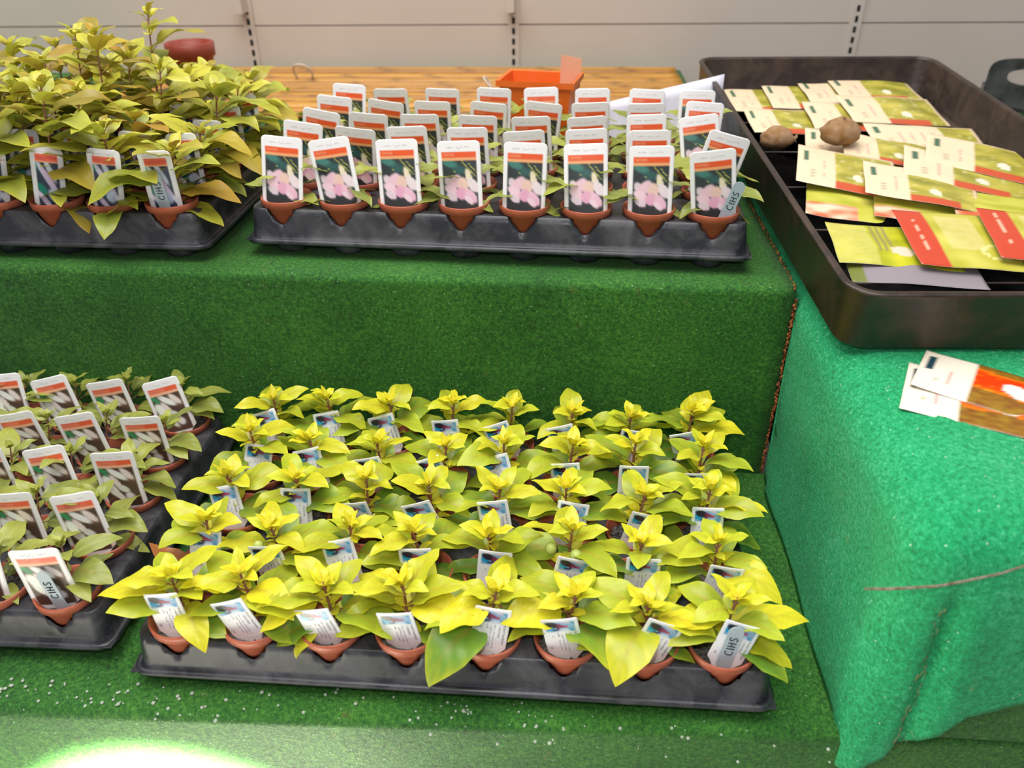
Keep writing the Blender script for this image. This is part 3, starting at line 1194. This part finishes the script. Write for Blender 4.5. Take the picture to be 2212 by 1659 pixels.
o = empty('seed_tray', 'long black tray full of seed packets on the emerald turf', 'tray')
o.matrix_world = TM
gravel_tray('body', '', M_GRAVEL, TW, TL, TH_).obj('basin', M_GRAVEL, o)
mb = MB()
for k in range(5):
    mb.tube([(.045, .12 + k * .12, .0030), (TW - .045, .12 + k * .12, .0030)], .0016, 6)
mb.obj('floor_ribs', M_GRAVEL, o)


def pk_cols(kind, u, v, r):
    """packet front; u across the long side (0 = head), v across the short side (0 = lower edge)"""
    cream, green = (246, 220, 184), (150, 160, 58)
    n1 = noise.noise(Vector((u * 5 + r, v * 6, r))) * .5 + .5
    n2 = noise.noise(Vector((u * 16, v * 18 + r, r * 2))) * .5 + .5
    if kind in ('cream', 'wide'):
        hw = .40 if kind == 'cream' else .66
        if u < hw:
            c = cream
            if .06 < u < .11 and .55 < v < .85:
                c = (72, 110, 84)
            if .13 < u < .2 and .16 < v < .34 and abs(((v - .16) * 16) % 1 - .3 - (u - .13) * 6) < .28:
                c = (186, 170, 140)
            if .24 < u < hw - .05 and .2 < v < .62 and int((u - .24) * 150) % 5 == 0 and n2 > .40:
                c = (226, 186, 166)
            return c
        c = mixc((134, 132, 40), (222, 206, 92), n1)
        c = mixc(c, (236, 226, 190), max(0, (n2 - .62)) * 3)
        if v < .16 and u < .82:
            c = (206, 88, 52)
        if ell(u, v, .62 if kind == 'cream' else .8, .32, .05, .09, 0) < 1:
            c = (240, 232, 206)
        if v > .93 or u > .96:
            c = (232, 206, 170)
        return c
    if kind == 'yellow':
        c = mixc((150, 156, 24), (222, 216, 50), n1)
        if u < .34:
            c = mixc(c, (216, 208, 134), .3 + .6 * n2)
        if .36 < u < .50 and (int(u * 60) % 3) and .3 < v:
            c = (150, 140, 84)
        if ell(u, v, .56, .34, .10, .11, 0) < 1:
            c = (232, 212, 190)
        return c
    if kind == 'band':
        if u < .24:
            c = (206, 74, 46)
            if .10 < u < .15 and .25 < v < .9 and n2 > .45:
                c = (238, 190, 160)
            return c
        c = mixc((176, 172, 44), (226, 216, 110), n1)
        if .3 < u < .62 and .30 < v < .9:
            c = mixc(c, (226, 212, 150), .35 + .5 * n2)
        q = ell(u, v, .66, .28, .12, .13, 0)
        if .55 < q < 1:
            c = (232, 224, 150)
        if u > .8:
            c = mixc(c, (96, 90, 40), .5)
        return c
    if kind == 'back':
        return (150, 140, 146) if u > .1 else (120, 130, 60)
    if kind == 'under':
        c = mixc((176, 176, 44), (226, 222, 110), n1)
        if v < .35 and u < .5:
            c = mixc((214, 104, 66), (240, 214, 184), (n1 - .35) * 3)
        return c
    if kind == 'flame':
        if u < .34:
            c = (246, 234, 212)
            if .045 < u < .085 and .48 < v < .86:
                c = (30, 66, 76)
            if .185 < u < .22 and .22 < v < .56:
                c = (240, 176, 170)
            if .10 < u < .15 and .2 < v < .42 and int((u * 3 + v) * 60) % 3 == 0:
                c = (170, 160, 120)
            if .24 < u < .30 and .12 < v < .6 and int(u * 200) % 4 == 0:
                c = (214, 190, 170)
            return c
        if .27 < u < .35:
            return (196, 60, 110)
        c = mixc((120, 62, 22), (168, 140, 34), n2)
        q = abs(v - (.62 - .2 * (u - .34)) - .16 * (n1 - .5)) / .26
        if q < 1:
            c = mixc((240, 62, 6), (250, 150, 20), max(0, q - .55) * 1.6 + (.5 if n2 > .7 else 0))
        if ell(u, v, .60, .50, .085, .16, .2) < 1:
            c = (246, 228, 222)
        return c
    return cream


def packet(kind, label, mat4, L, Wd, seed, group, bulge=.0022, sag=0):
    mb = MB()
    nu, nv = 40, 28
    fr, bk, cf, cb = [], [], [], []
    for i in range(nu + 1):
        u = i / nu
        a, b, c1, c2 = [], [], [], []
        for j in range(nv + 1):
            v = j / nv
            e = (max(0, math.sin(math.pi * u)) ** .6) * (max(0, math.sin(math.pi * v)) ** .6)
            z = noise.noise(Vector((u * 2.3 + seed, v * 2, seed * 1.7))) * .0022 + sag * (1 - u) ** 2
            a.append((u * L, v * Wd, z + bulge * e + .0002))
            b.append((u * L, v * Wd, z - bulge * .5 * e - .0002))
            c1.append(lin(pk_cols(kind, u, v, seed * .37)))
            c2.append(lin((206, 200, 190)))
        fr.append(a)
        bk.append(b)
        cf.append(c1)
        cb.append(c2)
    mb.grid(fr, cf)
    b0 = len(mb.v)
    mb.grid(bk, cb)
    n = nv + 1
    edge = [j for j in range(n)] + [i * n + nv for i in range(1, nu + 1)] + [nu * n + j for j in range(nv - 1, -1, -1)] + [i * n for i in range(nu - 1, 0, -1)]
    for q in range(len(edge)):
        a, c = edge[q], edge[(q + 1) % len(edge)]
        mb.f.append((a, c, c + b0, a + b0))
    ob = mb.obj('seed_packet', M_CARD, None, True, True)
    ob.matrix_world = mat4
    return tag(ob, label, 'seed packet', group)


# (kind, u, v, height, turn, slope down to the right, slope up to the back, length, width, label)
PK = [
    ('cream', 0.048, 0.644, 0.0060, 0, 1, 4, .115, .100, 'cream and green seed packet in the back left corner of the tray'),
    ('cream', 0.106, 0.647, 0.0110, -1, 1.5, 4, .110, .100, 'cream-headed seed packet second from left along the back of the tray'),
    ('cream', 0.165, 0.656, 0.0160, 0, 2, 4, .120, .098, 'cream-headed seed packet third from left along the back of the tray'),
    ('cream', 0.212, 0.661, 0.0200, 0, 2, 4, .128, .088, 'green-pictured seed packet in the back right corner of the tray'),
    ('cream', 0.054, 0.543, 0.0080, 0, 2, 4, .110, .090, 'green seed packet under the left-hand tuber'),
    ('cream', 0.141, 0.550, 0.0120, -3, 2, 5, .120, .094, 'cream-headed seed packet lying just behind the right-hand tuber'),
    ('cream', 0.198, 0.559, 0.0180, 0, 3, 6, .140, .095, 'green-pictured seed packet overlapping the back row from the front right'),
    ('cream', 0.100, 0.453, 0.0140, -14, 5, 3, .125, .085, 'cream seed packet under both tubers with its red strip in front'),
    ('cream', 0.140, 0.424, 0.0200, -14, 5, 3, .115, .078, 'cream-headed seed packet directly in front of the right-hand tuber'),
    ('wide', 0.197, 0.466, 0.0160, -4, 2, 5, .150, .075, 'mostly cream seed packet right of the tubers'),
    ('cream', 0.226, 0.386, 0.0280, -22, 6, 4, .150, .090, 'curved cream-headed seed packet under the mostly cream packet'),
    ('cream', 0.185, 0.347, 0.0240, -20, 6, 4, .150, .090, 'cream-headed seed packet with curled lower edge right of centre'),
    ('under', 0.052, 0.280, 0.0060, -16, 3, 3, .120, .090, 'yellow-green seed packet peeping out under the left cream packet'),
    ('under', 0.126, 0.267, 0.0080, -18, 3, 3, .120, .085, 'dark shaded seed packet beneath the centre cream packet'),
    ('cream', 0.054, 0.339, 0.0220, -16, 6, 3, .120, .110, 'large cream-headed seed packet against the left rim of the tray'),
    ('cream', 0.123, 0.298, 0.0240, -16, 5, 3, .130, .090, 'cream-headed seed packet in the centre of the front rows'),
    ('under', 0.212, 0.249, 0.0120, -16, 3, 3, .120, .080, 'green and red seed packet right of the centre cream packet'),
    ('back', 0.054, 0.121, 0.0055, -8, 0, 2, .130, .080, 'grey-backed seed packet face down under the yellow ones'),
    ('yellow', 0.048, 0.148, 0.0120, -6, 2, 4, .125, .084, 'yellow-green seed packet at the front left of the tray'),
    ('band', 0.124, 0.133, 0.0180, -4, 3, 4, .130, .112, 'yellow seed packet with red band, second from left in front'),
    ('band', 0.204, 0.138, 0.0220, -10, 3, 4, .130, .105, 'yellow seed packet with red band nearest the right in front'),
]
for q, (kd, u, v, h, tw, sl, sb, L, wd, lab) in enumerate(PK):
    m4 = TM @ Matrix.Translation((u, v, h)) @ Matrix.Rotation(math.radians(tw), 4, 'Z') @ Matrix.Rotation(math.radians(sl), 4, 'Y') @ Matrix.Rotation(math.radians(sb), 4, 'X')
    packet(kd, lab, m4, L, wd, q + 1, 'seed packets in the black tray')
# two packets lying on the turf in front of the tray
ax = Vector((.065, -.032, 0)).normalized()


def flat(x, y, z, ang):
    return Matrix.Translation((x, y, z)) @ Matrix.Rotation(ang, 4, 'Z')


packet('flame', 'orange-flower seed packet on the turf, the nearer of two', flat(.589, .0915, H + .0005, math.radians(-24)), .125, .080, 31, 'orange-flower seed packets', .0016)
m4 = flat(.607, .122, H + .0045, math.radians(-30)) @ Matrix.Rotation(math.radians(2), 4, 'Y')
packet('flame', 'orange-flower seed packet half under the black tray', m4, .125, .070, 32, 'orange-flower seed packets', .0016)


# tubers
def tuber(label, u, v, h, r, sx, sy, sz, roots):
    o = empty('tuber', label, 'tuber', 'brown tubers')
    o.matrix_world = TM @ Matrix.Translation((u, v, h))
    mb = MB()
    rows = []
    for i in range(17):
        a = math.pi * i / 16
        row = []
        for k in range(20):
            b = 6.28318 * k / 20
            d = Vector((math.sin(a) * math.cos(b), math.sin(a) * math.sin(b), -math.cos(a)))
            f = r * (1 + .12 * noise.noise(d * 2.2 + Vector((u * 30, 0, 0))) + .04 * noise.noise(d * 7))
            if d.z > .7:
                f *= 1 + .12 * (d.z - .7) / .3
            row.append((d.x * f * sx, d.y * f * sy, d.z * f * sz))
        rows.append(row)
    mb.grid(rows, close_v=True)
    mb.obj('flesh', M_TUBER, o)
    mb = MB()
    rg = random.Random(3)
    for k in range(8 if roots else 3):
        p = Vector((r * sx * .85, -.004, 0)) if roots else Vector((0, 0, r * sz * 1.02))
        q = [p + Vector((rg.uniform(-.002, .008), rg.uniform(-.006, .006), rg.uniform(-.005, .005))) * t for t in (0, .5, 1)]
        mb.tube(q, .0008, 4)
    mb.obj('roots' if roots else 'shoot', M_TUBER, o)


tuber('brown oval tuber with a root tuft lying near the left rim', 0.060, 0.460, .0300, .018, 1.25, .9, .75, True)
tuber('brown domed tuber standing on the cream packets', 0.142, 0.460, .0375, .0215, 1.2, 1.0, .78, False)

# second black crate with a hand hole, at the right edge
cr = empty('handled_crate', 'black crate with a hand hole behind the seed tray', 'crate', None, (1.074, 1.13, H - .004), math.radians(-24))
mb = MB()
w, l, h, t = .34, .20, .012, .006
mb.box(0, w, 0, l, 0, .006)
mb.box(0, t, t, l, 0, h)
mb.box(0, w, l - t, l, 0, h)
mb.box(w - t, w, t, l, 0, h)
mb.obj('basin', M_DARKCRATE, cr, smooth=False)
mb = MB()
outer, inner = [], []


def squircle(a, cx, cz, hx, hz, n):
    c, s = math.cos(a), math.sin(a)
    return (cx + hx * math.copysign(abs(c) ** (2 / n), c), cz + hz * math.copysign(abs(s) ** (2 / n), s))


for k in range(64):
    a = 6.28318 * k / 64
    outer.append(squircle(a, .17, .046, .17, .046, 6))
    inner.append(squircle(a, .17, .060, .138, .018, 3))
fr = [[(x, 0, z) for x, z in outer], [(x, 0, z) for x, z in inner], [(x, t, z) for x, z in inner], [(x, t, z) for x, z in outer]]
mb.grid(fr, close_u=True, close_v=True)
mb.obj('handle_panel', M_DARKCRATE, cr, smooth=False)
mb = MB()
mb.box(1.12, 1.36, 1.10, 1.22, -.33, H - .0045)
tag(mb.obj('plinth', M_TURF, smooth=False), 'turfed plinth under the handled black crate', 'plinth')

# ------------------------------------------------------------------ bamboo screen and odds and ends behind the pink cards
bs = empty('bamboo_screen', 'flat bamboo cane screen on the upper step below the wall', 'bamboo screen', None, (0, 0, H + .0002))
mb = MB()
rg = random.Random(8)
y = .972
while y < 1.375:
    r = rg.uniform(.006, .0095)
    y += r
    base = mixc(lin((214, 158, 66)), lin((166, 112, 44)), rg.random())
    pts, rad, cs = [], [], []
    nx = 60
    x0 = -.62
    for i in range(nx + 1):
        x = x0 + 1.16 * i / nx
        nodef = 1 + (.10 if i % 9 == (int(y * 997) % 9) else 0)
        pts.append((x, y + noise.noise(Vector((x * 2, y * 40, 0))) * .0012 + (x * .04), r * 1.0))
        rad.append(r * .97 * nodef)
        cs.append([mixc(base, lin((92, 60, 26)), .55 if nodef > 1 else max(0, noise.noise(Vector((x * 6, y * 90, 2)))) * .5)] * 8)
    mb.tube(pts, rad, 8, [c for c in cs])
    y += r
mb.obj('canes', M_CANE, bs, col=True)
mb = MB()
for i in range(120):
    x = -.56 + 1.06 * i / 120
    c = mixc(lin((196, 146, 74)), lin((110, 76, 38)), rg.random())
    mb.tube([(x, .966 + x * .04, .002), (x + .001, .962 + x * .04, .010)], .0022, 5, c)
mb.obj('bound_edge', M_CANE, bs, col=True)

ot = empty('plastic_tub', 'bright orange plastic tub behind the back row of pink-flower cards', 'tub', None, (.275, .735, H + .0005), math.radians(-10))
mb = MB()
w0, w1, hh = .030, .038, .122
ring_ = lambda s, z: [(-s * 1.35, -s, z), (s * 1.35, -s, z), (s * 1.35, s, z), (-s * 1.35, s, z)]
mb.grid([ring_(w0, 0), ring_(w1, hh), ring_(w1 + .003, hh + .001), ring_(w1 + .003, hh - .007)], close_v=True)
mb.f.append((3, 2, 1, 0))
b = len(mb.v)
mb.grid([ring_(w1 - .0005, hh), ring_(w0 - .002, .003)], close_v=True)
mb.f.append((b + 4, b + 5, b + 6, b + 7))
mb.obj('shell', M_ORANGE, ot, smooth=False)
mb = MB()
mb.add([(.02, w1 - .004, hh - .05), (.05, w1 - .003, hh - .04), (.052, w1 + .0005, hh + .02), (.022, w1, hh + .024), (.02, w1 - .0034, hh - .05), (.05, w1 - .0024, hh - .04), (.052, w1 + .0011, hh + .02), (.022, w1 + .0006, hh + .024)],
       [(0, 1, 2, 3), (7, 6, 5, 4), (0, 4, 5, 1), (1, 5, 6, 2), (2, 6, 7, 3), (3, 7, 4, 0)])
mb.obj('paper_insert', M_PEACH, ot, smooth=False)

mb = MB()
rows = []
for i in range(13):
    u = i / 12
    row = []
    for j in range(7):
        v = j / 6
        x = .305 + u * .235
        ztop = H + .062 + .058 * u
        zbot = H + .001 + .004 * u
        row.append((x, .752 + .012 * u + v * .02 + .004 * math.sin(u * 5), zbot + (ztop - zbot) * v))
    rows.append(row)
mb.grid(rows)
ws = mb.obj('paper_sheet', M_PAPER)
tag(ws, 'white sheet standing behind the pink-card tray beside the seed tray', 'paper sheet')
sm = ws.modifiers.new('thick', 'SOLIDIFY')
sm.thickness = .0008

rp = empty('plant_pot', 'rust red plastic pot by the wall behind the tall fuchsias', 'plant pot', None, (-.40, 1.10, H + .012))
mb = MB()
mb.lathe([(.002, 0), (.030, 0), (.040, .072), (.044, .072), (.045, .095), (.042, .096), (.038, .075), (.028, .004), (.002, .004)], 36)
mb.obj('body', M_REDPOT, rp)

for q, (x, y, label) in enumerate(((.155, 1.10, 'pale curl of twine on the bamboo above the fourth card column'), (.205, 1.16, 'thin pale twine loop near the middle wall upright'), (-.24, 1.22, 'pale wisp of twine at the left end of the bamboo'))):
    mb = MB()
    pts = []
    for i in range(22):
        t = i / 21
        a = t * 5.2 + q
        pts.append((x + .02 * t + .012 * math.cos(a), y + .01 * math.sin(a), H + .019 + .030 * math.sin(math.pi * t)))
    mb.tube(pts, [.0022 if q != 1 else .0014] * 22, 6)
    tag(mb.obj('twine_curl', M_TWINE), label, 'twine')

# ------------------------------------------------------------------ litter
mb = MB()
rg = random.Random(21)
dl = MB()
leaf(dl, (-.012, .052, .066), math.radians(178), .1, .046, .020, -.9, lin((214, 140, 84)), lin((150, 84, 48)), .7, rg, lin((120, 66, 36)), 14, 8)
tag(dl.obj('withered_leaf', M_LEAF, None, True, True), 'withered orange leaf in the gap between the two lower trays', 'dead leaf')

tw = MB()
tw.tube([(.531, -.054, .186), (.545, -.057, .190), (.558, -.058, .193), (.575, -.060, .198), (.591, -.060, .204), (.61, -.061, .213), (.624, -.061, .222), (.66, -.061, .232)], [.0007, .0011, .001, .0009, .0009, .0008, .0007, .0005], 6)
tag(tw.obj('dry_twig', M_TWIG), 'thin dry twig caught across the front of the emerald cloth', 'twig')

mb = MB()
for i in range(150):
    if i < 100:
        x = -.16 + .5 * rg.random() ** 1.6
        y = -.060 + (x + .148) * .034 + .001 + .028 * rg.random() ** 1.3
    else:
        x, y = rg.uniform(-.1, .55), rg.uniform(-.058, -.034)
    yf = -.062 + (x + .148) * .034
    s = rg.uniform(.0006, .0019)
    z = s * .6 if y > yf + .008 else -.006
    if y <= yf + .008:
        z = -.001 - (yf + .008 - y) * .5
    mb.ball((x, y, z), s, 5, None, 1, 1, .8)
tag(mb.obj('perlite_grains', M_PERL), 'scattered white grains on the front edge of the lower step', 'spilled grains', kind='stuff')

# straw and turf litter on the emerald cloth
mb = MB()
rg = random.Random(33)
for i in range(120):
    if i < 30:
        t = rg.random()
        x, y = XL + .028 + rg.uniform(-.002, .004) - .004 * t, YF + .0025 - .001
        z = .02 + t * .16
        y = YF - .006 - .004 * (1 - t)
        d = Vector((rg.uniform(-.3, .3), 0, 1)).normalized()
    else:
        x = rg.uniform(.612, .74)
        y = rg.uniform(.01, .155)
        z = plateau(x, y) + .0022
        d = Vector((rg.uniform(-1, 1), rg.uniform(-1, 1), .05)).normalized()
    L = rg.uniform(.002, .009)
    c = mixc(lin((150, 140, 96)), lin((70, 74, 50)), rg.random())
    p = Vector((x, y, z))
    mb.tube([p - d * L / 2, p + Vector((0, 0, .0006)), p + d * L / 2], rg.uniform(.0002, .0005), 4, c)
tag(mb.obj('straw_litter', M_FRAY, col=True), 'scattered straw bits on the emerald turf cloth', 'litter', kind='stuff')
